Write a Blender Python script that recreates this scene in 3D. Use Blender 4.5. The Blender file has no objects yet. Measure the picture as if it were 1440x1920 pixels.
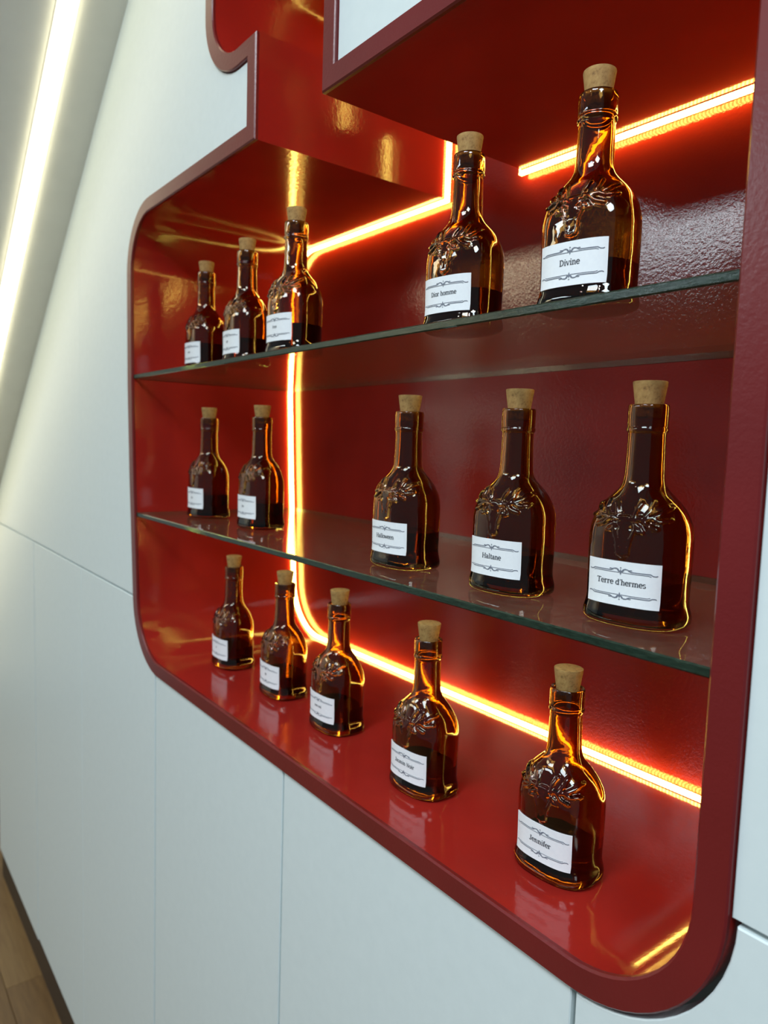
import bpy, bmesh, math, random
import numpy as np
from mathutils import Matrix, Vector

random.seed(4)
SC = bpy.context.scene
COL = SC.collection

# One unit of the layout = the depth of the niche.  U turns it into metres.
U = 0.32
Z0 = 2.90                      # the floor lies this far below the layout's zero


def P(x, y, z):
    return (x * U, y * U, (z + Z0) * U)


# ------------------------------------------------------------------ camera
cam_d = bpy.data.cameras.new('camera')
cam = bpy.data.objects.new('camera', cam_d)
COL.objects.link(cam)
SC.camera = cam
FPX, YAW, PITCH, ROLL = 1355.534, 0.91344, -0.09064, 0.03198
CPOS = (2.94856, -1.33917, 1.8104)
fw = Vector((-math.sin(YAW) * math.cos(PITCH), math.cos(YAW) * math.cos(PITCH), math.sin(PITCH)))
rt = fw.cross(Vector((0, 0, 1))).normalized()
up = rt.cross(fw)
rt2 = rt * math.cos(ROLL) + up * math.sin(ROLL)
up2 = up * math.cos(ROLL) - rt * math.sin(ROLL)
cam.matrix_world = Matrix(((rt2.x, up2.x, -fw.x, CPOS[0] * U),
                           (rt2.y, up2.y, -fw.y, CPOS[1] * U),
                           (rt2.z, up2.z, -fw.z, (CPOS[2] + Z0) * U),
                           (0, 0, 0, 1)))
cam_d.sensor_fit = 'HORIZONTAL'
cam_d.sensor_width = 36
cam_d.lens = FPX / 1440 * 36
cam_d.clip_start = 0.01
cam_d.dof.use_dof = True
cam_d.dof.focus_distance = 0.62
cam_d.dof.aperture_fstop = cam_d.lens / 3.4

# ------------------------------------------------------------------ world and room lights
world = bpy.data.worlds.new('world')
SC.world = world
world.use_nodes = True
bg = world.node_tree.nodes['Background']
bg.inputs[0].default_value = (0.72, 0.90, 1.0, 1)
bg.inputs[1].default_value = 0.17


def area(name, loc, size, power, color, aim=None):
    d = bpy.data.lights.new(name, 'AREA')
    d.shape = 'RECTANGLE'
    d.size, d.size_y = size
    d.energy = power
    d.color = color
    o = bpy.data.objects.new(name, d)
    COL.objects.link(o)
    o.location = loc
    if aim is not None:
        o.rotation_euler = (Vector(aim) - Vector(loc)).to_track_quat('-Z', 'Y').to_euler()
    return o


# ceiling luminaires of the room behind and beside the camera
area('ceiling_panel_light', (-1.25, -2.7, 2.75), (1.2, 0.6), 40, (0.80, 0.93, 1.0))
area('ceiling_panel_light', (-2.75, -2.7, 2.75), (1.3, 0.6), 30, (1.0, 0.84, 0.54))
area('ceiling_panel_light', (0.8, -1.15, 2.75), (0.6, 0.6), 22, (0.78, 0.92, 1.0))
area('ceiling_panel_light', (1.9, -1.0, 2.75), (0.6, 0.6), 26, (0.78, 0.92, 1.0))
for sx, sy in ((0.55, -1.25), (0.75, -1.25), (1.25, -1.15), (0.2, -1.6)):
    area('ceiling_downlight', (sx, sy, 2.75), (0.07, 0.07), 2.2, (1, 0.98, 0.95))

SC.view_settings.view_transform = 'Standard'
SC.view_settings.look = 'None'
SC.view_settings.gamma = 1
SC.view_settings.use_curve_mapping = False
SC.view_settings.exposure = 0.12
SC.cycles.max_bounces = 24
SC.cycles.transmission_bounces = 20
SC.cycles.glossy_bounces = 8
SC.cycles.diffuse_bounces = 5
SC.cycles.transparent_max_bounces = 24
SC.cycles.sample_clamp_indirect = 6.0
SC.cycles.blur_glossy = 0.3


# ------------------------------------------------------------------ helpers
def mesh_obj(name, verts, faces, mat, parent=None, smooth=False, mat_index=None):
    me = bpy.data.meshes.new(name)
    me.from_pydata([tuple(v) for v in verts], [], [tuple(f) for f in faces])
    me.update()
    for m in (mat if isinstance(mat, (list, tuple)) else [mat]):
        me.materials.append(m)
    if mat_index is not None:
        me.polygons.foreach_set('material_index', mat_index)
    if smooth:
        me.polygons.foreach_set('use_smooth', [True] * len(me.polygons))
    o = bpy.data.objects.new(name, me)
    COL.objects.link(o)
    o.parent = parent
    return o


def empty(name, loc=(0, 0, 0)):
    o = bpy.data.objects.new(name, None)
    o.empty_display_size = 0.02
    o.location = loc
    COL.objects.link(o)
    return o


def tag(o, label=None, category=None, group=None, kind=None):
    for k, v in (('label', label), ('category', category), ('group', group), ('kind', kind)):
        if v:
            o[k] = v
    return o


def fix_normals(o):
    bm = bmesh.new()
    bm.from_mesh(o.data)
    bmesh.ops.recalc_face_normals(bm, faces=bm.faces)
    bm.to_mesh(o.data)
    bm.free()


def sharp(o, deg=35):
    o.data.polygons.foreach_set('use_smooth', [True] * len(o.data.polygons))
    o.data.set_sharp_from_angle(angle=math.radians(deg))


def box(name, a, b, mat, parent=None, bevel=0.0):
    (x0, y0, z0), (x1, y1, z1) = a, b
    bm = bmesh.new()
    bmesh.ops.create_cube(bm, size=1)
    for v in bm.verts:
        v.co = (x0 + (v.co.x + .5) * (x1 - x0), y0 + (v.co.y + .5) * (y1 - y0), z0 + (v.co.z + .5) * (z1 - z0))
    if bevel:
        bmesh.ops.bevel(bm, geom=bm.edges[:], offset=bevel, segments=2, affect='EDGES', profile=.5)
    me = bpy.data.meshes.new(name)
    bm.to_mesh(me)
    bm.free()
    me.materials.append(mat)
    o = bpy.data.objects.new(name, me)
    COL.objects.link(o)
    o.parent = parent
    return o


def slab(name, poly, y0, y1, mat, parent=None, bevel=0.0):
    """A plate standing in the wall plane: outline poly in layout (x, z), from y0 to y1."""
    bm = bmesh.new()
    fr = [bm.verts.new(P(x, y0, z)) for x, z in poly]
    f = bm.faces.new(fr)
    r = bmesh.ops.extrude_face_region(bm, geom=[f])
    for v in r['geom']:
        if isinstance(v, bmesh.types.BMVert):
            v.co.y = y1 * U
    bmesh.ops.recalc_face_normals(bm, faces=bm.faces)
    if bevel:
        front = [e for e in bm.edges if abs(e.verts[0].co.y - y0 * U) < 1e-6 and abs(e.verts[1].co.y - y0 * U) < 1e-6]
        bmesh.ops.bevel(bm, geom=front, offset=bevel, segments=1, affect='EDGES')
    bmesh.ops.triangulate(bm, faces=[q for q in bm.faces if len(q.verts) > 4])
    me = bpy.data.meshes.new(name)
    bm.to_mesh(me)
    bm.free()
    me.materials.append(mat)
    o = bpy.data.objects.new(name, me)
    COL.objects.link(o)
    o.parent = parent
    return o


# ------------------------------------------------------------------ materials
def new_mat(name):
    m = bpy.data.materials.new(name)
    m.use_nodes = True
    return m, m.node_tree, m.node_tree.nodes['Principled BSDF']


def noise(nt, scale, detail=3, rough=.5, coord='Object', stretch=None):
    tc = nt.nodes.new('ShaderNodeTexCoord')
    n = nt.nodes.new('ShaderNodeTexNoise')
    n.inputs['Scale'].default_value = scale
    n.inputs['Detail'].default_value = detail
    n.inputs['Roughness'].default_value = rough
    if stretch:
        mp = nt.nodes.new('ShaderNodeMapping')
        mp.inputs['Scale'].default_value = stretch
        nt.links.new(tc.outputs[coord], mp.inputs[0])
        nt.links.new(mp.outputs[0], n.inputs['Vector'])
    else:
        nt.links.new(tc.outputs[coord], n.inputs['Vector'])
    return n


def bump(nt, bsdf, src, strength, dist):
    b = nt.nodes.new('ShaderNodeBump')
    b.inputs['Strength'].default_value = strength
    b.inputs['Distance'].default_value = dist
    nt.links.new(src, b.inputs['Height'])
    nt.links.new(b.outputs[0], bsdf.inputs['Normal'])
    return b


def ramp(nt, src, stops):
    r = nt.nodes.new('ShaderNodeValToRGB')
    while len(r.color_ramp.elements) < len(stops):
        r.color_ramp.elements.new(.5)
    for e, (pos, c) in zip(r.color_ramp.elements, stops):
        e.position = pos
        e.color = (*c, 1)
    nt.links.new(src, r.inputs[0])
    return r


def lacquer(name, col, rough, peel, scale):
    m, nt, b = new_mat(name)
    n = noise(nt, 9, 2)
    r = ramp(nt, n.outputs[0], [(.3, tuple(c * .9 for c in col)), (.7, tuple(c * 1.08 for c in col))])
    nt.links.new(r.outputs[0], b.inputs['Base Color'])
    b.inputs['Roughness'].default_value = rough
    b.inputs['IOR'].default_value = 1.5
    p = noise(nt, scale, 2, .55)
    bump(nt, b, p.outputs[0], peel, .0006)
    return m


RED = (0.315, 0.0170, 0.0120)
M = {}
M['lining'] = lacquer('red_lacquer', RED, .11, .20, 170)
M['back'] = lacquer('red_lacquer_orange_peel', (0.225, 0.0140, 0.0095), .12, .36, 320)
M['rim'] = lacquer('red_lacquer_edge', (0.15, 0.010, 0.011), .30, .28, 330)

m, nt, b = new_mat('white_panel_paint')
n = noise(nt, 60, 4, .6)
r = ramp(nt, n.outputs[0], [(.3, (.685, .765, .775)), (.7, (.71, .79, .80))])
nt.links.new(r.outputs[0], b.inputs['Base Color'])
b.inputs['Roughness'].default_value = .42
n2 = noise(nt, 240, 3, .6)
bump(nt, b, n2.outputs[0], .08, .0005)
M['white'] = m

m, nt, b = new_mat('grey_soffit_paint')
n = noise(nt, 25, 4)
r = ramp(nt, n.outputs[0], [(.3, (.74, .745, .69)), (.7, (.77, .775, .72))])
nt.links.new(r.outputs[0], b.inputs['Base Color'])
b.inputs['Roughness'].default_value = .7
M['soffit'] = m

m, nt, b = new_mat('dark_brown_plinth')
n = noise(nt, 20, 4, stretch=(1, 1, 8))
r = ramp(nt, n.outputs[0], [(.3, (.035, .022, .014)), (.7, (.055, .036, .022))])
nt.links.new(r.outputs[0], b.inputs['Base Color'])
b.inputs['Roughness'].default_value = .5
M['plinth'] = m

m, nt, b = new_mat('wood_plank')
oi = nt.nodes.new('ShaderNodeObjectInfo')
n = noise(nt, 6, 6, .6, stretch=(1.2, 14, 14))
add = nt.nodes.new('ShaderNodeMath')
add.operation = 'MULTIPLY_ADD'
nt.links.new(oi.outputs['Random'], add.inputs[0])
add.inputs[1].default_value = .35
nt.links.new(n.outputs[0], add.inputs[2])
r = ramp(nt, add.outputs[0], [(.25, (.10, .050, .018)), (.6, (.165, .088, .032)), (.95, (.22, .13, .05))])
nt.links.new(r.outputs[0], b.inputs['Base Color'])
b.inputs['Roughness'].default_value = .4
M['wood'] = m


def glass(name, col, ior, rough=0.0, wavy=0.0):
    m, nt, b = new_mat(name)
    b.inputs['Base Color'].default_value = (*col, 1)
    b.inputs['Transmission Weight'].default_value = 1
    b.inputs['IOR'].default_value = ior
    b.inputs['Roughness'].default_value = rough
    if wavy:
        n = noise(nt, 55, 2)
        bump(nt, b, n.outputs[0], wavy, .002)
    return m


M['amber'] = glass('amber_glass', (.43, .215, .045), 1.5, 0.0, .10)
M['liquid'] = glass('dark_perfume_liquid', (.22, .105, .035), 1.36)

# shelf glass: faces thin and clear, ground edges green
m = bpy.data.materials.new('shelf_glass')
m.use_nodes = True
nt = m.node_tree
nt.nodes.clear()
out = nt.nodes.new('ShaderNodeOutputMaterial')
tr = nt.nodes.new('ShaderNodeBsdfTransparent')
tr.inputs[0].default_value = (.90, .93, .90, 1)
gl = nt.nodes.new('ShaderNodeBsdfGlossy')
gl.inputs['Roughness'].default_value = .02
df = nt.nodes.new('ShaderNodeBsdfDiffuse')
df.inputs[0].default_value = (.80, .60, .42, 1)
fr = nt.nodes.new('ShaderNodeFresnel')
geo = nt.nodes.new('ShaderNodeNewGeometry')
ior = nt.nodes.new('ShaderNodeMapRange')          # the pane is thin: both faces reflect alike
ior.inputs['To Min'].default_value = 1.3
ior.inputs['To Max'].default_value = 1 / 1.3
nt.links.new(geo.outputs['Backfacing'], ior.inputs['Value'])
nt.links.new(ior.outputs[0], fr.inputs[0])
dn = noise(nt, 70, 5, .7)
dr = ramp(nt, dn.outputs[0], [(.35, (.025, .025, .025)), (.8, (.075, .075, .075))])
mx = nt.nodes.new('ShaderNodeMixShader')
nt.links.new(dr.outputs[0], mx.inputs[0])
nt.links.new(tr.outputs[0], mx.inputs[1])
nt.links.new(df.outputs[0], mx.inputs[2])
mx2 = nt.nodes.new('ShaderNodeMixShader')
nt.links.new(fr.outputs[0], mx2.inputs[0])
nt.links.new(mx.outputs[0], mx2.inputs[1])
nt.links.new(gl.outputs[0], mx2.inputs[2])
nt.links.new(mx2.outputs[0], out.inputs[0])
M['shelf'] = m

m, nt, b = new_mat('green_glass_edge')
n = noise(nt, 240, 4, .7, stretch=(.5, 1, 2))
r = ramp(nt, n.outputs[0], [(.35, (.008, .028, .018)), (.62, (.022, .055, .037)), (.85, (.09, .14, .10))])
nt.links.new(r.outputs[0], b.inputs['Base Color'])
b.inputs['Roughness'].default_value = .16
b.inputs['Transmission Weight'].default_value = .35
bump(nt, b, n.outputs[0], .25, .001)
b.inputs['Specular IOR Level'].default_value = .22
M['edge'] = m


def emitter(name, col, strength, pitch=None):
    m = bpy.data.materials.new(name)
    m.use_nodes = True
    nt = m.node_tree
    nt.nodes.clear()
    out = nt.nodes.new('ShaderNodeOutputMaterial')
    em = nt.nodes.new('ShaderNodeEmission')
    em.inputs[0].default_value = (*col, 1)
    em.inputs[1].default_value = strength
    nt.links.new(em.outputs[0], out.inputs[0])
    if pitch:
        uv = nt.nodes.new('ShaderNodeUVMap')
        sep = nt.nodes.new('ShaderNodeSeparateXYZ')
        nt.links.new(uv.outputs[0], sep.inputs[0])
        mul = nt.nodes.new('ShaderNodeMath')
        mul.operation = 'MULTIPLY'
        mul.inputs[1].default_value = 2 * math.pi / pitch
        nt.links.new(sep.outputs[0], mul.inputs[0])
        sn = nt.nodes.new('ShaderNodeMath')
        sn.operation = 'SINE'
        nt.links.new(mul.outputs[0], sn.inputs[0])
        ma = nt.nodes.new('ShaderNodeMath')
        ma.operation = 'MULTIPLY_ADD'
        ma.inputs[1].default_value = .55 * strength
        ma.inputs[2].default_value = strength
        nt.links.new(sn.outputs[0], ma.inputs[0])
        nt.links.new(ma.outputs[0], em.inputs[1])
    return m


M['led'] = emitter('warm_led_strip', (1.0, .74, .13), 24.0, .0042)
M['soffit_led'] = emitter('white_led_line', (1.0, .92, .64), 6.6)

m, nt, b = new_mat('white_label_paper')
n = noise(nt, 300, 3)
r = ramp(nt, n.outputs[0], [(.3, (.80, .83, .87)), (.7, (.84, .87, .90))])
nt.links.new(r.outputs[0], b.inputs['Base Color'])
b.inputs['Roughness'].default_value = .55
M['paper'] = m


def plain(name, col, rough):
    m, nt, b = new_mat(name)
    n = noise(nt, 120, 3)
    r = ramp(nt, n.outputs[0], [(.3, tuple(c * .92 for c in col)), (.7, tuple(c * 1.08 for c in col))])
    nt.links.new(r.outputs[0], b.inputs['Base Color'])
    b.inputs['Roughness'].default_value = rough
    return m


M['ink'] = plain('black_ink', (.06, .065, .08), .6)
M['ornament'] = plain('grey_ink', (.16, .18, .23), .6)

m, nt, b = new_mat('cork')
n = noise(nt, 260, 5, .65)
v = nt.nodes.new('ShaderNodeTexVoronoi')
v.inputs['Scale'].default_value = 330
tc = nt.nodes.new('ShaderNodeTexCoord')
nt.links.new(tc.outputs['Object'], v.inputs['Vector'])
r = ramp(nt, n.outputs[0], [(.30, (.17, .085, .026)), (.45, (.37, .205, .066)), (.75, (.49, .30, .105))])
mixn = nt.nodes.new('ShaderNodeMixRGB')
mixn.blend_type = 'MULTIPLY'
mixn.inputs[0].default_value = 0.0
nt.links.new(r.outputs[0], mixn.inputs[1])
nt.links.new(v.outputs['Color'], mixn.inputs[2])
nt.links.new(mixn.outputs[0], b.inputs['Base Color'])
b.inputs['Roughness'].default_value = .8
bump(nt, b, n.outputs[0], .5, .0008)
M['cork'] = m


# ------------------------------------------------------------------ niche outline (layout x, z)
def arc(cx, cz, r, a0, a1, n):
    return [(cx + r * math.cos(math.radians(a0 + (a1 - a0) * i / n)),
             cz + r * math.sin(math.radians(a0 + (a1 - a0) * i / n))) for i in range(n + 1)]


ZF, ZC, XR = 0.646, 2.960, 2.264
XLT, XLB = -1.062, -0.965            # the left side leans in a little towards the bottom
XN0, XN1 = 0.349, 0.822              # the neck
ZK, KX0, KX1, ZKT = 3.352, -0.048, 1.220, 3.95   # the collar above the neck


def niche_outline():
    o = []                           # clockwise seen from the room: left side up, top, right side down
    o += arc(XLB + .32, ZF + .32, .32, 270, 180, 14)
    o += [(-1.020, 1.60), (-1.052, 2.10)]
    o += arc(XLT + .26, ZC - .26, .26, 180, 90, 14)
    o += [(XN0, ZC), (XN0, ZK)]
    o += arc(KX0 + .24, ZK + .24, .24, 270, 180, 12)
    o += arc(KX0 + .24, ZKT - .24, .24, 180, 90, 12)
    o += arc(KX1 - .24, ZKT - .24, .24, 90, 0, 12)
    o += arc(KX1 - .24, ZK + .24, .24, 0, -90, 12)
    o += [(XN1, ZK), (XN1, ZC)]
    o += arc(XR - .26, ZC - .26, .26, 90, 0, 14)
    o += arc(XR - .285, ZF + .285, .285, 0, -90, 14)
    return o


def offset(poly, d):
    """Offset outwards (poly is clockwise) by d."""
    n = len(poly)
    res = []
    for i in range(n):
        p0, p1, p2 = (np.array(poly[(i + k) % n]) for k in (-1, 0, 1))
        e0 = (p1 - p0) / np.linalg.norm(p1 - p0)
        e1 = (p2 - p1) / np.linalg.norm(p2 - p1)
        n0, n1 = np.array([-e0[1], e0[0]]), np.array([-e1[1], e1[0]])
        b = n0 + n1
        b /= np.linalg.norm(b)
        res.append(tuple(p1 + b * d / max(.3, b @ n0)))
    return res


INNER = niche_outline()
BAND = .070
OUTER = offset(INNER, BAND)


def ring(name, prof, mat, parent, closed=True, base=INNER):
    """Sweep a profile of (offset, y) round the outline."""
    loops = [[P(x, y, z) for x, z in (offset(base, d) if d else base)] for d, y in prof]
    n, k = len(base), len(prof)
    verts = [v for L in loops for v in L]
    faces = []
    for j in range(k if closed else k - 1):
        j2 = (j + 1) % k
        for i in range(n):
            i2 = (i + 1) % n
            faces.append((j * n + i, j * n + i2, j2 * n + i2, j2 * n + i))
    o = mesh_obj(name, verts, faces, mat, parent)
    fix_normals(o)
    sharp(o, 30)
    return o


niche = empty('display_niche', P(.6, 0, ZF))
tag(niche, 'red lacquered bottle-shaped display niche recessed into the white panelled wall', 'niche')


def unparent_keep(o, parent):
    o.parent = parent
    o.matrix_parent_inverse = Matrix.Translation(-Vector(parent.location))
    return o


FRONT = -.014
rim = ring('rim', [(0, .002), (0, FRONT + .005), (.005, FRONT), (BAND - .004, FRONT), (BAND, FRONT + .004), (BAND, .002)],
           M['rim'], None)
unparent_keep(rim, niche)
lin = ring('lining', [(0, 1.0), (0, .002), (BAND, .002), (BAND, 1.0)], M['lining'], None)
unparent_keep(lin, niche)
bp = slab('back_panel', OUTER, 1.0, 1.05, M['back'])
unparent_keep(bp, niche)

# ------------------------------------------------------------------ the white wall
wall = empty('wall_right', P(0, 0, -Z0))
tag(wall, 'white painted panel wall with a bottle-shaped niche', kind='structure')
ZSEAM, ZBOT, WT = .932, -2.56, .06
XWL, XWR, ZTOP = -5.45, 4.6, 5.9
SLOPE = .735


def soffit_z(x):
    return 4.125 + SLOPE * (x + 1.152)


GAP = .0065
hole = offset(INNER, BAND + .003)
holeg = offset(INNER, BAND + .014)


def lower_edge(outl):
    """The part of the outline under the seam, from left to right."""
    pts = [p for p in outl if p[1] < ZSEAM]
    pts.sort(key=lambda p: p[0])
    return pts


def cross_x(outl, z, right):
    n = len(outl)
    xs = []
    for i in range(n):
        (x0, z0), (x1, z1) = outl[i], outl[(i + 1) % n]
        if (z0 - z) * (z1 - z) <= 0 and z0 != z1:
            xs.append(x0 + (x1 - x0) * (z - z0) / (z1 - z0))
    return max(xs) if right else min(xs)


def zcut(outl, x):
    pts = lower_edge(outl)
    return float(np.interp(x, [p[0] for p in pts], [p[1] for p in pts]))


SEAMS = [XWL + .14, -3.531, -2.118, -.712, .640, 1.993, 3.345, XWR]
for i in range(len(SEAMS) - 1):
    x0, x1 = SEAMS[i] + GAP, SEAMS[i + 1] - GAP
    if i == 2:
        x1 -= .006
    if i == 0:
        x1 -= .008
    if i == 1:
        x1 += GAP * .6
    if i == 2:
        x0 -= GAP * .6
    outl = holeg if i == 5 else hole
    hl, hr = cross_x(outl, ZSEAM - GAP, False), cross_x(outl, ZSEAM - GAP, True)
    top = []
    if x1 < hl or x0 > hr:
        top = [(x0, ZSEAM - GAP), (x1, ZSEAM - GAP)]
    else:
        if x0 < hl:
            top += [(x0, ZSEAM - GAP), (hl, ZSEAM - GAP)]
        else:
            top += [(x0, zcut(outl, x0))]
        top += [p for p in lower_edge(outl) if max(x0, hl) + .002 < p[0] < min(x1, hr) - .002]
        if x1 > hr:
            top += [(hr, ZSEAM - GAP), (x1, ZSEAM - GAP)]
        else:
            top += [(x1, zcut(outl, x1))]
    zb = ZBOT - (.03 if i == 0 else 0)
    q = slab('panel', [(x0, zb)] + top + [(x1, zb)], 0, WT, M['white'], bevel=.0009)
    unparent_keep(q, wall)

# upper panels: left one, and the big one with the niche cut out of it
XV = -2.118
q = slab('panel', [(XWL, ZSEAM + GAP), (XWL, soffit_z(XWL)), (XV - .001, soffit_z(XV)), (XV - .001, ZSEAM + GAP)],
         0, WT, M['white'], bevel=.0006)
unparent_keep(q, wall)
k0 = min(range(len(hole)), key=lambda i: hole[i][0] + abs(hole[i][1] - ZSEAM) * 10 if hole[i][1] > ZSEAM + .01 and hole[i][0] < 0 else 1e9)
n = len(hole)
chain = []
for i in range(n):
    p = hole[(k0 + i) % n]
    if p[1] > ZSEAM + .012:
        chain.append(p)
    elif chain:
        break
hl, hr = cross_x(hole, ZSEAM + GAP, False), cross_x(hole, ZSEAM + GAP, True)
XT = -1.152 + (ZTOP - 4.125) / SLOPE
poly = [(XV + .001, ZSEAM + GAP), (hl, ZSEAM + GAP)] + chain + [(hr, ZSEAM + GAP), (XWR, ZSEAM + GAP), (XWR, ZTOP), (XT, ZTOP),
                                                            (XV + .001, soffit_z(XV))]
q = slab('panel', poly, 0, WT, M['white'], bevel=.0006)
unparent_keep(q, wall)
q = slab('backing', [(XWL, -Z0), (XWL, soffit_z(XWL)), (XT, ZTOP), (XWR, ZTOP), (XWR, -Z0)], 1.06, 1.10, M['soffit'])
unparent_keep(q, wall)

plinth = slab('baseboard_right', [(SEAMS[0], -Z0), (SEAMS[0], ZBOT - .035), (XWR, ZBOT - .035), (XWR, -Z0)], .022, .06, M['plinth'])
tag(plinth, 'dark brown recessed plinth under the white panels', kind='structure')

# ------------------------------------------------------------------ sloping soffit with its light line
SY0, SY1, ST = -.95, .02, .18
nx, nz = -SLOPE / math.hypot(SLOPE, 1), 1 / math.hypot(SLOPE, 1)


def soffit_bar(name, xa, xb, y0, y1, lo, hi, mat):
    vs = []
    for y in (y0, y1):
        for x, h in ((xa, lo), (xb, lo), (xb, hi), (xa, hi)):
            z = soffit_z(x)
            vs.append(P(x + nx * h, y, z + nz * h))
    o = mesh_obj(name, vs, [(0, 1, 2, 3), (4, 7, 6, 5), (0, 4, 5, 1), (1, 5, 6, 2), (2, 6, 7, 3), (3, 7, 4, 0)], mat)
    fix_normals(o)
    return o


sof = soffit_bar('ceiling', -10.2, XT + .3, SY0, SY1 - .02, 0, ST, M['soffit'])
tag(sof, 'grey sloping soffit running up along the white wall', kind='structure')
lamp = empty('soffit_light_line', P(-1.2, -.28, soffit_z(-1.2)))
tag(lamp, 'bright white linear light on the grey sloping soffit', 'light')
unparent_keep(soffit_bar('diffuser', -9.5, XT, -.325, -.232, -.024, -.006, M['soffit_led']), lamp)
unparent_keep(soffit_bar('mounting_rail', -9.5, XT, -.330, -.227, -.006, .0, M['soffit']), lamp)

# ------------------------------------------------------------------ floor of wooden planks
floor = box('floor', (-5.5, -4.2, -.05), (2.6, .35, -.012), M['plinth'])
tag(floor, 'brown wooden plank floor', kind='structure')
PL, PW = .62, .145
pm = {}
for r in range(9):
    y1 = .06 - r * PW
    x = -3.6 + (r * .23) % PL
    while x < .3:
        key = 'p'
        if key not in pm:
            pm[key] = box('plank', (0, 0, 0), (PL - .0012, PW - .0012, .012), M['wood'], bevel=.0008)
            o = pm[key]
        else:
            o = pm[key].copy()
            COL.objects.link(o)
        o.location = (x, y1 - PW, -.012)
        o.parent = floor
        x += PL
box_fl = box('floor', (-5.5, -4.2, -.012), (2.6, .06 - 9 * PW, -.0002), M['wood'])
tag(box_fl, 'plain stretch of brown wooden floor away from the wall', kind='structure')
box_fl2 = box('floor', (-5.5, .06 - 9 * PW, -.012), (-3.65, .30, -.0002), M['wood'])
tag(box_fl2, 'far stretch of brown wooden floor', kind='structure')
wl = box('wall_left', (-3.35, -4.2, 0), (-3.30, .35, 3.2), M['white'])
tag(wl, 'far white wall beyond the panelled wall', kind='structure')
bb = box('baseboard_left', (-3.30, -4.2, 0), (-3.285, .35, .07), M['plinth'])
tag(bb, 'dark brown baseboard of the far wall', kind='structure')

# ------------------------------------------------------------------ LED strip in the rear corner of the niche
strip = empty('led_strip', P(.6, .97, ZF))
tag(strip, 'warm glowing LED strip running round the rear edge of the red niche', 'light strip')
lp = offset(INNER, -.0095)
# resample for even dots
dense = []
nlp = len(lp)
for i in range(nlp):
    a, b2 = np.array(lp[i]), np.array(lp[(i + 1) % nlp])
    k = max(1, int(np.linalg.norm(b2 - a) / .05))
    dense += [tuple(a + (b2 - a) * j / k) for j in range(k)]
cs = [(-.0065, .963), (-.0035, .960), (.0035, .960), (.0065, .963), (.0065, .981), (.0035, .984), (-.0035, .984), (-.0065, .981)]
loops = [[P(x, y, z) for x, z in offset(dense, d)] for d, y in cs]
nd, kc = len(dense), len(cs)
verts = [v for L in loops for v in L]
faces = [(j * nd + i, j * nd + (i + 1) % nd, ((j + 1) % kc) * nd + (i + 1) % nd, ((j + 1) % kc) * nd + i)
         for j in range(kc) for i in range(nd)]
led = mesh_obj('glowing_tube', verts, faces, M['led'], smooth=True)
fix_normals(led)
uvl = led.data.uv_layers.new(name='UVMap')
cum = [0]
for i in range(nd):
    cum.append(cum[-1] + U * math.dist(dense[i], dense[(i + 1) % nd]))
for poly_ in led.data.polygons:
    idx = [led.data.loops[li].vertex_index % nd for li in poly_.loop_indices]
    wrap = max(idx) - min(idx) > nd // 2
    for li, ii in zip(poly_.loop_indices, idx):
        uvl.data[li].uv = (cum[nd] if (wrap and ii == 0) else cum[ii], 0)
unparent_keep(led, strip)
tp = offset(INNER, -.0015)
tape = ring('mounting_tape', [(-.0028, .959), (-.0028, .986), (-.0003, .986), (-.0003, .959)], M['soffit'], None)
unparent_keep(tape, strip)


# ------------------------------------------------------------------ glass shelves
def side_x(z, right):
    return cross_x(INNER, z, right) + (-.003 if right else .003)


ZS1, ZS2, TH = 2.1557, 1.4060, .0225
for zt, lab in ((ZS1, 'upper clear glass shelf with a green edge across the red niche'),
                (ZS2, 'lower clear glass shelf with a green edge across the red niche')):
    xa, xb = side_x(zt, False), side_x(zt, True)
    ya, yb = -.004, .998
    bm = bmesh.new()
    bmesh.ops.create_cube(bm, size=1)
    for v in bm.verts:
        v.co = P(xa + (v.co.x + .5) * (xb - xa), ya + (v.co.y + .5) * (yb - ya), zt - TH + (v.co.z + .5) * TH)
    ed = [e for e in bm.edges if abs(e.verts[0].co.y - ya * U) < 1e-5 and abs(e.verts[1].co.y - ya * U) < 1e-5
          and abs(e.verts[0].co.z - e.verts[1].co.z) < 1e-6]
    bmesh.ops.bevel(bm, geom=ed, offset=.0011, segments=1, affect='EDGES')
    for f in bm.faces:
        f.material_index = 0 if abs(f.normal.z) > .95 else 1
    me = bpy.data.meshes.new('glass_shelf')
    bm.to_mesh(me)
    bm.free()
    me.materials.append(M['shelf'])
    me.materials.append(M['edge'])
    o = bpy.data.objects.new('glass_shelf', me)
    COL.objects.link(o)
    tag(o, lab, 'shelf', 'glass shelves')

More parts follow.
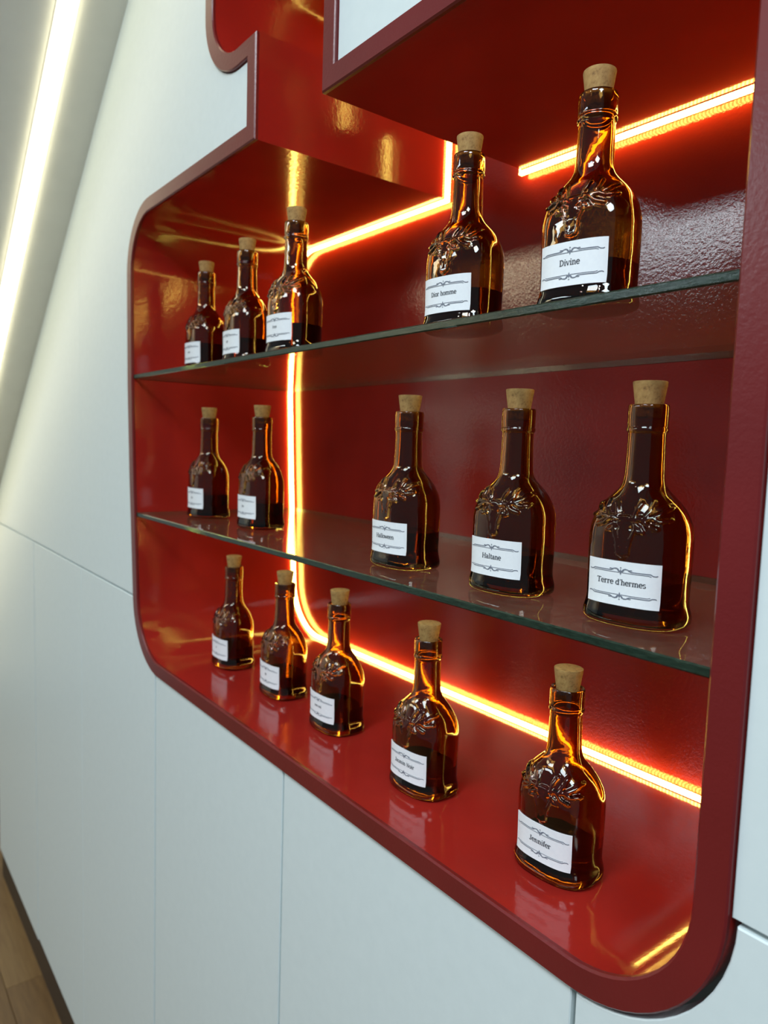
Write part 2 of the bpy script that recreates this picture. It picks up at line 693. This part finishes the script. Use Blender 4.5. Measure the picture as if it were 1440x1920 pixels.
# ------------------------------------------------------------------ the bottle
PROF = [  # z, half width, half depth, exponent of the cross-section
    (.000, .100, .078, 2.5), (.002, .108, .085, 2.5), (.007, .1185, .0935, 2.6), (.014, .1228, .0968, 2.6),
    (.024, .1232, .0970, 2.6), (.036, .1212, .0950, 2.6), (.050, .1170, .0908, 2.7), (.066, .1158, .0896, 2.7),
    (.110, .1165, .0902, 2.7), (.165, .1176, .0910, 2.7), (.203, .1176, .0910, 2.7), (.226, .1160, .0898, 2.65),
    (.248, .1115, .0865, 2.55), (.268, .1035, .0812, 2.4), (.285, .0930, .0745, 2.3), (.300, .0800, .0672, 2.2),
    (.314, .0660, .0590, 2.1), (.326, .0555, .0530, 2.0), (.338, .0495, .0490, 2.0), (.354, .0468, .0468, 2.0),
    (.405, .0450, .0450, 2.0), (.448, .0440, .0440, 2.0), (.454, .0442, .0442, 2.0), (.458, .0476, .0476, 2.0),
    (.462, .0484, .0484, 2.0), (.466, .0476, .0476, 2.0), (.469, .0462, .0462, 2.0), (.475, .0470, .0470, 2.0),
    (.511, .0474, .0474, 2.0), (.518, .0468, .0468, 2.0), (.521, .0450, .0450, 2.0)]
HG = .521
PZ = np.array([p[0] for p in PROF])


def prof_at(z, k):
    """Monotone-ish smooth interpolation of the profile."""
    y = np.array([p[k] for p in PROF])
    h = np.diff(PZ)
    d = np.diff(y) / h
    mslope = np.zeros(len(y))
    for i in range(1, len(y) - 1):
        if d[i - 1] * d[i] > 0:
            w1, w2 = 2 * h[i] + h[i - 1], h[i] + 2 * h[i - 1]
            mslope[i] = (w1 + w2) / (w1 / d[i - 1] + w2 / d[i])
    mslope[0], mslope[-1] = d[0], d[-1]
    z = np.asarray(z, float)
    i = np.clip(np.searchsorted(PZ, z) - 1, 0, len(h) - 1)
    t = (z - PZ[i]) / h[i]
    return ((1 + 2 * t) * (1 - t) ** 2 * y[i] + t * (1 - t) ** 2 * h[i] * mslope[i]
            + t * t * (3 - 2 * t) * y[i + 1] + t * t * (t - 1) * h[i] * mslope[i + 1])


def section(a, w, d, n):
    c, s = np.cos(a), np.sin(a)
    return w * np.sign(c) * np.abs(c) ** (2 / n), d * np.sign(s) * np.abs(s) ** (2 / n)


# the embossed stag's head with antlers
LINES = []
for sg in (-1, 1):
    beam = [(.010, .250), (.022, .257), (.038, .258), (.056, .261), (.072, .270), (.082, .284)]
    LINES.append(([(sg * x, z) for x, z in beam], .0056))
    for tine in ([(.020, .256), (.022, .274), (.030, .293)], [(.042, .259), (.052, .276), (.053, .296)],
                 [(.056, .261), (.074, .254), (.092, .258)], [(.036, .258), (.052, .243), (.072, .236)]):
        LINES.append(([(sg * x, z) for x, z in tine], .0044))
    LINES.append(([(sg * .024, .244), (sg * .036, .238), (sg * .044, .227), (sg * .033, .227), (sg * .025, .234)], .0040))      # ear
    LINES.append(([(sg * .026, .244), (sg * .022, .222), (sg * .015, .204), (sg * .013, .186), (sg * .011, .174)], .0042))
LINES.append(([(-.011, .174), (0, .169), (.011, .174)], .0040))
LINES.append(([(-.024, .252), (-.008, .258), (.008, .258), (.024, .252)], .0044))


def relief(x, z):
    h = np.zeros_like(x)
    for pts, r in LINES:
        for (x0, z0), (x1, z1) in zip(pts[:-1], pts[1:]):
            dx, dz = x1 - x0, z1 - z0
            t = np.clip(((x - x0) * dx + (z - z0) * dz) / (dx * dx + dz * dz), 0, 1)
            dd = np.hypot(x - x0 - t * dx, z - z0 - t * dz)
            h = np.maximum(h, .0066 * np.sqrt(np.clip(1 - (dd / (r * 1.25)) ** 2, 0, 1)))
    # the face: a tapering shield
    hw = np.interp(z, [.164, .172, .195, .218, .243, .256, .262], [0, .010, .014, .019, .027, .025, 0])
    inside = np.clip(1 - np.abs(x) / np.maximum(hw, 1e-4), 0, 1)
    h = np.maximum(h, np.where(hw > .001, .0060 * np.clip(inside * 2.4, 0, 1), 0))
    for ex in (-.0165, .0165):
        h = h - .0040 * np.exp(-(((x - ex) / .0050) ** 2 + ((z - .234) / .0040) ** 2))
    return h


NA = 192
# angles denser on the front (-y) side
tt = np.linspace(0, 1, NA, endpoint=False)
ang = 2 * np.pi * tt - .50 * np.sin(2 * np.pi * tt) - np.pi / 2     # front (-pi/2) gets the finer steps


def rows():
    zz = []
    for z0, z1 in zip(PZ[:-1], PZ[1:]):
        step = .0026 if .16 < (z0 + z1) / 2 < .318 else .008
        k = max(2, int(math.ceil((z1 - z0) / step)))
        zz += list(z0 + (z1 - z0) * np.arange(k) / k)
    return np.array(zz + [HG])


def lathe_rows(zs, grow=0.0, emboss=False, A=ang):
    out_ = []
    w, d, e = prof_at(zs, 1), prof_at(zs, 2), prof_at(zs, 3)
    for i, z in enumerate(zs):
        x, y = section(A, w[i] + grow, d[i] + grow, e[i])
        if emboss and .16 < z < .325:
            front = np.clip((-np.sin(A) - .08) / .2, 0, 1)
            hgt = relief(x, np.full_like(x, z)) * front
            nrm = np.hypot(x / (w[i] ** 2), y / (d[i] ** 2))
            x = x + x / (w[i] ** 2) / nrm * hgt
            y = y + y / (d[i] ** 2) / nrm * hgt
        out_.append(np.stack([x, y, np.full_like(x, z)], 1))
    return out_


def loft(loops, cap0, cap1):
    n = len(loops[0])
    verts = np.concatenate(loops)
    faces = []
    for j in range(len(loops) - 1):
        for i in range(n):
            i2 = (i + 1) % n
            faces.append((j * n + i, j * n + i2, (j + 1) * n + i2, (j + 1) * n + i))
    verts = [tuple(v) for v in verts]
    if cap0:
        c = len(verts)
        verts.append((0, 0, loops[0][0][2]))
        faces += [(c, (i + 1) % n, i) for i in range(n)]
    if cap1:
        c = len(verts)
        o_ = (len(loops) - 1) * n
        verts.append((0, 0, loops[-1][0][2]))
        faces += [(c, o_ + i, o_ + (i + 1) % n) for i in range(n)]
    return verts, faces


WALL = .0100
zin = np.concatenate([np.linspace(.030, .34, 46), np.linspace(.35, HG - .002, 14)])
inner = []
outer = lathe_rows(rows(), 0, True)
inw = lathe_rows(zin, -WALL)
# rounded inner floor
fl = []
for s, z in ((.55, .0245), (.80, .0250), (.94, .0268)):
    L = inw[0].copy()
    L[:, :2] *= s
    L[:, 2] = z
    fl.append(L)
inner = fl + inw
vo, fo = loft(outer, True, False)
# punt: lift the middle of the base a little
no = len(vo)
vi, fi = loft(inner, True, False)
verts = vo + vi
faces = fo + [tuple(reversed([k + no for k in f])) for f in fi]
lo, li_ = (len(outer) - 1) * NA, no + (len(inner) - 1) * NA
for i in range(NA):
    i2 = (i + 1) % NA
    faces.append((lo + i, lo + i2, li_ + i2, li_ + i))
vv = np.array(verts) * U
GLASS = mesh_obj('glass_body', vv, faces, M['amber'], smooth=True)
fix_normals(GLASS)
GLASS.data.set_sharp_from_angle(angle=math.radians(50))

A64 = np.linspace(0, 2 * np.pi, 64, endpoint=False) - np.pi / 2


def liquid_mesh(level):
    loops_ = []
    for s, z in ((.55, .0237), (.80, .0242), (.94, .0260)):
        L = lathe_rows(np.array([.030]), -WALL + .0012, A=A64)[0]
        L[:, :2] *= s
        L[:, 2] = z
        loops_.append(L)
    loops_ += lathe_rows(np.linspace(.031, level, 14), -WALL + .0012, A=A64)
    return loft(loops_, True, True)


LIQ = {}


def liquid(level):
    if level not in LIQ:
        v, f = liquid_mesh(level)
        o = mesh_obj('liquid', np.array(v) * U, f, M['liquid'], smooth=True)
        fix_normals(o)
        o.data.set_sharp_from_angle(angle=math.radians(50))
        LIQ[level] = o
        return o
    o = LIQ[level].copy()
    COL.objects.link(o)
    return o


# cork
CKB, CKT = -.030, .0545
A40 = np.linspace(0, 2 * np.pi, 40, endpoint=False)
ck = []
for z, r in ((CKB, .0275), (CKB + .002, .0295), (-.005, .0312), (.02, .0350), (CKT - .003, .0395), (CKT - .0008, .0392), (CKT, .0380)):
    ck.append(np.stack([r * np.cos(A40), r * np.sin(A40), np.full(40, HG + z)], 1))
vck, fck = loft(ck, True, True)
CORK = mesh_obj('cork', np.array(vck) * U, fck, M['cork'], smooth=True)
fix_normals(CORK)
CORK.data.set_sharp_from_angle(angle=math.radians(45))

# label: wrapped round the front by arc length
LW, LZ0, LZ1 = .182, .052, .156
fa = np.linspace(-np.pi, 0, 4001)


def arc_table(z):
    x, y = section(fa, float(prof_at(z, 1)), float(prof_at(z, 2)), float(prof_at(z, 3)))
    s = np.concatenate([[0], np.cumsum(np.hypot(np.diff(x), np.diff(y)))])
    s -= np.interp(0, x, s)
    return s, x, y


TAB = [(z, arc_table(z)) for z in np.linspace(LZ0 - .005, LZ1 + .005, 12)]
TZ = np.array([t[0] for t in TAB])


def on_front(u, z, lift):
    i = int(np.argmin(np.abs(TZ - z)))
    s, x, y = TAB[i][1]
    px_, py_ = float(np.interp(u, s, x)), float(np.interp(u, s, y))
    px2, py2 = float(np.interp(u + .002, s, x)), float(np.interp(u + .002, s, y))
    px1, py1 = float(np.interp(u - .002, s, x)), float(np.interp(u - .002, s, y))
    tx, ty = px2 - px1, py2 - py1
    L = math.hypot(tx, ty)
    g = (float(prof_at(z, 1)) / float(prof_at(TZ[i], 1)))
    return ((px_ * g + ty / L * lift) * U, (py_ * g - tx / L * lift) * U, z * U)


def label_mesh():
    nu, nv = 28, 6
    vs, fs = [], []
    for lift in (.0028, .0006):
        for j in range(nv + 1):
            for i in range(nu + 1):
                vs.append(on_front(-LW / 2 + LW * i / nu, LZ0 + (LZ1 - LZ0) * j / nv, lift))
    N = (nu + 1) * (nv + 1)
    idx = lambda i, j, k: k * N + j * (nu + 1) + i
    for j in range(nv):
        for i in range(nu):
            fs.append((idx(i, j, 0), idx(i + 1, j, 0), idx(i + 1, j + 1, 0), idx(i, j + 1, 0)))
            fs.append((idx(i, j, 1), idx(i, j + 1, 1), idx(i + 1, j + 1, 1), idx(i + 1, j, 1)))
    for i in range(nu):
        fs.append((idx(i, 0, 1), idx(i + 1, 0, 1), idx(i + 1, 0, 0), idx(i, 0, 0)))
        fs.append((idx(i, nv, 0), idx(i + 1, nv, 0), idx(i + 1, nv, 1), idx(i, nv, 1)))
    for j in range(nv):
        fs.append((idx(0, j, 0), idx(0, j + 1, 0), idx(0, j + 1, 1), idx(0, j, 1)))
        fs.append((idx(nu, j, 1), idx(nu, j + 1, 1), idx(nu, j + 1, 0), idx(nu, j, 0)))
    o = mesh_obj('paper_label', vs, fs, M['paper'], smooth=True)
    fix_normals(o)
    o.data.set_sharp_from_angle(angle=math.radians(50))
    return o


PAPER = label_mesh()


# ---- print: strips of quads in label coordinates (u to the right, v up from the label's centre)
class Ink:
    def __init__(self):
        self.q = []

    def stroke(self, pts, w, w2=None):
        if np.isscalar(w):
            fine = [pts[0]]
            for a, c in zip(pts[:-1], pts[1:]):      # follow the curve of the label
                k = max(1, int(math.ceil(math.dist(a, c) / .006)))
                fine += [(a[0] + (c[0] - a[0]) * i / k, a[1] + (c[1] - a[1]) * i / k) for i in range(1, k + 1)]
            pts = fine
        n = len(pts)
        L, R = [], []
        for i in range(n):
            a, c = np.array(pts[max(0, i - 1)]), np.array(pts[min(n - 1, i + 1)])
            t = c - a
            t = t / (np.linalg.norm(t) + 1e-9)
            nn = np.array([-t[1], t[0]])
            ww = (w if np.isscalar(w) else w[i]) / 2
            L.append(np.array(pts[i]) + nn * ww)
            R.append(np.array(pts[i]) - nn * ww)
        for i in range(n - 1):
            self.q.append((R[i], R[i + 1], L[i + 1], L[i]))

    def build(self, name, mat, lift):
        vs, fs = [], []
        zc = (LZ0 + LZ1) / 2
        for quad in self.q:
            k = len(vs)
            for c in quad:
                vs.append(on_front(float(c[0]), zc + float(c[1]), lift))
            fs.append((k, k + 1, k + 2, k + 3))
        return mesh_obj(name, vs, fs, mat)


def ell(cx, cy, rx, ry, a0, a1, n=14):
    return [(cx + rx * math.cos(math.radians(a0 + (a1 - a0) * i / n)), cy + ry * math.sin(math.radians(a0 + (a1 - a0) * i / n))) for i in range(n + 1)]


TK, TN = .26, .13          # thick and thin stroke in units of the x-height


def wsel(pts, tk=TK, tn=TN):
    """Pen width along a curve: thick where it runs upright, thin where it runs level."""
    r = []
    for i in range(len(pts)):
        a, c = pts[max(0, i - 1)], pts[min(len(pts) - 1, i + 1)]
        dx, dy = abs(c[0] - a[0]), abs(c[1] - a[1])
        r.append(tn + (tk - tn) * dy / (math.hypot(dx, dy) + 1e-9))
    return r


def stem(x, y0, y1, s0=True, s1=True, half1=False):
    o = [([(x, y0), (x, y1)], TK)]
    if s0:
        o.append(([(x - .24, y0 + .04), (x + .24, y0 + .04)], TN))
    if s1:
        o.append(([(x - .24, y1 - .04), (x + (0 if half1 else .24), y1 - .04)], TN))
    return o


def curve(pts):
    return [(pts, wsel(pts))]


def hump(x0, x1):
    c = (x0 + x1) / 2
    return curve(ell(c, .62, (x1 - x0) / 2, .34, 170, 0)) + [([(x1, .62), (x1, 0)], TK), ([(x1 - .2, .04), (x1 + .2, .04)], TN)]


G = {
    'D': (1.25, stem(.25, 0, 1.4) + curve([(.25, 1.36)] + ell(.45, .7, .62, .66, 90, -90) + [(.25, .04)])),
    'H': (1.45, stem(.27, 0, 1.4) + stem(1.15, 0, 1.4) + [([(.27, .72), (1.15, .72)], TN)]),
    'T': (1.25, stem(.6, 0, 1.38, True, False) + [([(.05, 1.35), (1.15, 1.35)], TN), ([(.07, 1.4), (.07, 1.08)], TN), ([(1.13, 1.4), (1.13, 1.08)], TN)]),
    'J': (.9, [([(.55, 1.4), (.55, .3)], TK), ([(.3, 1.36), (.8, 1.36)], TN)] + curve(ell(.32, .28, .23, .28, 0, -170))),
    'N': (1.4, [([(.27, 0), (.27, 1.36)], TN), ([(.2, 1.36), (1.1, .02)], TK), ([(1.1, .02), (1.1, 1.4)], TN), ([(.06, .04), (.5, .04)], TN),
                ([(.05, 1.36), (.35, 1.36)], TN), ([(.88, 1.36), (1.32, 1.36)], TN)]),
    'i': (.58, stem(.28, 0, 1.0, True, True, True) + [([(.28, 1.25), (.28, 1.45)], TK)]),
    'l': (.58, stem(.28, 0, 1.45, True, True, True)),
    'v': (.98, [([(.1, .96), (.47, 0)], TK), ([(.47, 0), (.85, .96)], TN), ([(-.02, .96), (.32, .96)], TN), ([(.64, .96), (.98, .96)], TN)]),
    'w': (1.4, [([(.1, .96), (.42, 0)], TK), ([(.42, 0), (.7, .96)], TN), ([(.7, .96), (.98, 0)], TK), ([(.98, 0), (1.3, .96)], TN),
                ([(-.02, .96), (.28, .96)], TN), ([(1.12, .96), (1.42, .96)], TN)]),
    'n': (1.12, stem(.25, 0, 1.0, True, True, True) + hump(.25, .84)),
    'h': (1.12, stem(.25, 0, 1.45, True, True, True) + hump(.25, .84)),
    'm': (1.68, stem(.25, 0, 1.0, True, True, True) + hump(.25, .82) + hump(.82, 1.40)),
    'r': (.82, stem(.25, 0, 1.0, True, True, True) + curve(ell(.52, .68, .25, .28, 160, 40)) + [([(.66, .92), (.74, .76)], .18)]),
    'o': (.98, curve(ell(.48, .5, .38, .48, 0, 360, 22))),
    'e': (.92, curve(ell(.46, .5, .36, .48, 0, 320, 20)) + [([(.12, .52), (.82, .52)], TN)]),
    'a': (.98, curve(ell(.42, .66, .28, .3, 160, 0)) + [([(.7, .66), (.7, .08)], TK), ([(.66, .05), (.95, .05)], TN)] + curve(ell(.42, .28, .28, .26, 50, 310))),
    's': (.8, curve(ell(.4, .74, .25, .23, 30, 240)) + curve(ell(.38, .26, .27, .24, 75, -160))),
    't': (.68, [([(.3, 1.25), (.3, .22)], TK), ([(.08, .94), (.6, .94)], TN)] + curve(ell(.46, .2, .16, .18, 180, 330))),
    'f': (.62, [([(.26, 0), (.26, 1.15)], TK), ([(.04, .94), (.52, .94)], TN), ([(.04, .04), (.5, .04)], TN)] + curve(ell(.45, 1.15, .19, .27, 180, 40))),
    "'": (.36, [([(.18, 1.45), (.14, 1.1)], .16)]),
    'd': (1.1, stem(.80, 0, 1.45, True, True, True) + curve(ell(.46, .5, .34, .48, 40, 320))),
    ' ': (.55, []),
    '|': (.42, [([(.2, .05), (.2, 1.0)], .20)]),
    '~': (.62, [([(.2, .05), (.2, 1.0)], .20), ([(.2, .9), (.55, .8)], .14)]),
    '!': (.5, [([(.2, .0), (.2, 1.4)], .20)]),
}


def lettering(text, xh):
    ink = Ink()
    wid = sum(G[c][0] for c in text)
    x = -wid * xh / 2
    for c in text:
        adv, strokes = G[c]
        for pts, w in strokes:
            ww = w * xh if np.isscalar(w) else [q_ * xh for q_ in w]
            ink.stroke([(x + p_[0] * xh, (p_[1] - .55) * xh + .002) for p_ in pts], ww)
        x += adv * xh
    return ink.build('lettering', M['ink'], .0036)


def ornament(sign):
    ink = Ink()
    v0 = sign * .0285
    f = lambda pts: [(u, v0 + sign * v) for u, v in pts]
    for s in (-1, 1):
        g = lambda pts: f([(s * u, v) for u, v in pts])
        ink.stroke(g([(.018, .0040), (.024, .0012), (.060, .0012), (.068, .0012), (.074, -.0022), (.080, -.0026), (.0835, -.0010)]), .0020)
        ink.stroke(g([(.003, -.0024), (.030, -.0024), (.064, -.0024), (.070, -.0040)]), .0014)
        ink.stroke(g([(.002, -.0005), (.006, .0045), (.011, .0062), (.017, .0056), (.022, .0030), (.027, .0016)]), [.0008, .0026, .0030, .0022, .0016, .0006])
        ink.stroke(g([(.0015, .000), (.0050, .0010), (.0085, .0034)]), [.0030, .0034, .0010])
        ink.stroke(g([(.020, .0050), (.026, .0052), (.0275, .0036)]), [.0008, .0022, .0010])
    ink.stroke(f([(0, -.0080), (0, -.0035), (0, .0030), (0, .0062)]), [.0006, .0040, .0024, .0006])
    ink.stroke(f([(0, .0072), (0, .0088), (0, .0104)]), [.0006, .0030, .0006])
    ink.stroke(f([(-.0024, .0088), (0, .0088), (.0024, .0088)]), [.0006, .0016, .0006])
    return ink.build('ornament', M['ornament'], .0036)


ORN = [ornament(1), ornament(-1)]

# bottle: (layout x, y, shelf height, turn, liquid level, label text, description)
ZFL = ZF
BOT = [
    (-0.691, 0.254, ZS1, 2, .150, '|~|||', 'brown corked bottle at the far left end of the upper glass shelf'),
    (-0.153, 0.216, ZS1, -2, .120, '||~|', 'brown corked bottle second from the left on the upper glass shelf'),
    (0.381, 0.160, ZS1, 4, .118, '!~||~|', 'brown corked bottle in the middle of the upper glass shelf'),
    (1.313, 0.201, ZS1, 6, .118, 'Dior homme', 'brown corked bottle second from the right on the upper glass shelf'),
    (1.787, 0.176, ZS1, 8, .112, 'Divine', 'brown corked bottle at the right end of the upper glass shelf'),
    (-0.647, 0.258, ZS2, 2, .125, '||~|', 'brown corked bottle at the far left end of the lower glass shelf'),
    (-0.105, 0.281, ZS2, 0, .125, '!|~|', 'brown corked bottle on the lower glass shelf just left of the upright light strip'),
    (1.062, 0.213, ZS2, 2, .125, 'Halloween', 'brown corked bottle in the middle of the lower glass shelf'),
    (1.543, 0.217, ZS2, 4, .118, 'Haltane', 'brown corked bottle second from the right on the lower glass shelf'),
    (1.960, 0.205, ZS2, 8, .112, "Terre d'hermes", 'large brown corked bottle at the right end of the lower glass shelf'),
    (-0.452, 0.316, ZFL, 0, .115, '|~', 'brown corked bottle at the far left on the red niche floor'),
    (0.069, 0.321, ZFL, 0, .110, '||~', 'brown corked bottle second from the left on the red niche floor'),
    (0.543, 0.304, ZFL, 0, .105, '|~||| |~||!', 'brown corked bottle in the middle of the row on the red niche floor'),
    (1.150, 0.258, ZFL, 2, .100, 'Jasmin Noir', 'brown corked bottle second from the right on the red niche floor'),
    (1.732, 0.258, ZFL, 4, .095, 'Jennifer', 'brown corked bottle at the right end of the red niche floor, nearest the bottom edge'),
]
first = True
for bx, by, bz, turn, lev, text, lab in BOT:
    root = empty('corked_bottle', P(bx, by, bz + .0004))
    root.rotation_euler = (0, 0, math.radians(turn))
    tag(root, lab, 'bottle', 'brown perfume bottles in the red niche')

    def own(o):
        if first:
            return o
        c = o.copy()
        COL.objects.link(c)
        return c
    own(GLASS).parent = root
    own(CORK).parent = root
    liquid(lev).parent = root
    paper = own(PAPER)
    paper.parent = root
    for orn in ORN:
        own(orn).parent = paper
    lettering(text, .0092 if len(text) > 9 else .0100).parent = paper
    first = False
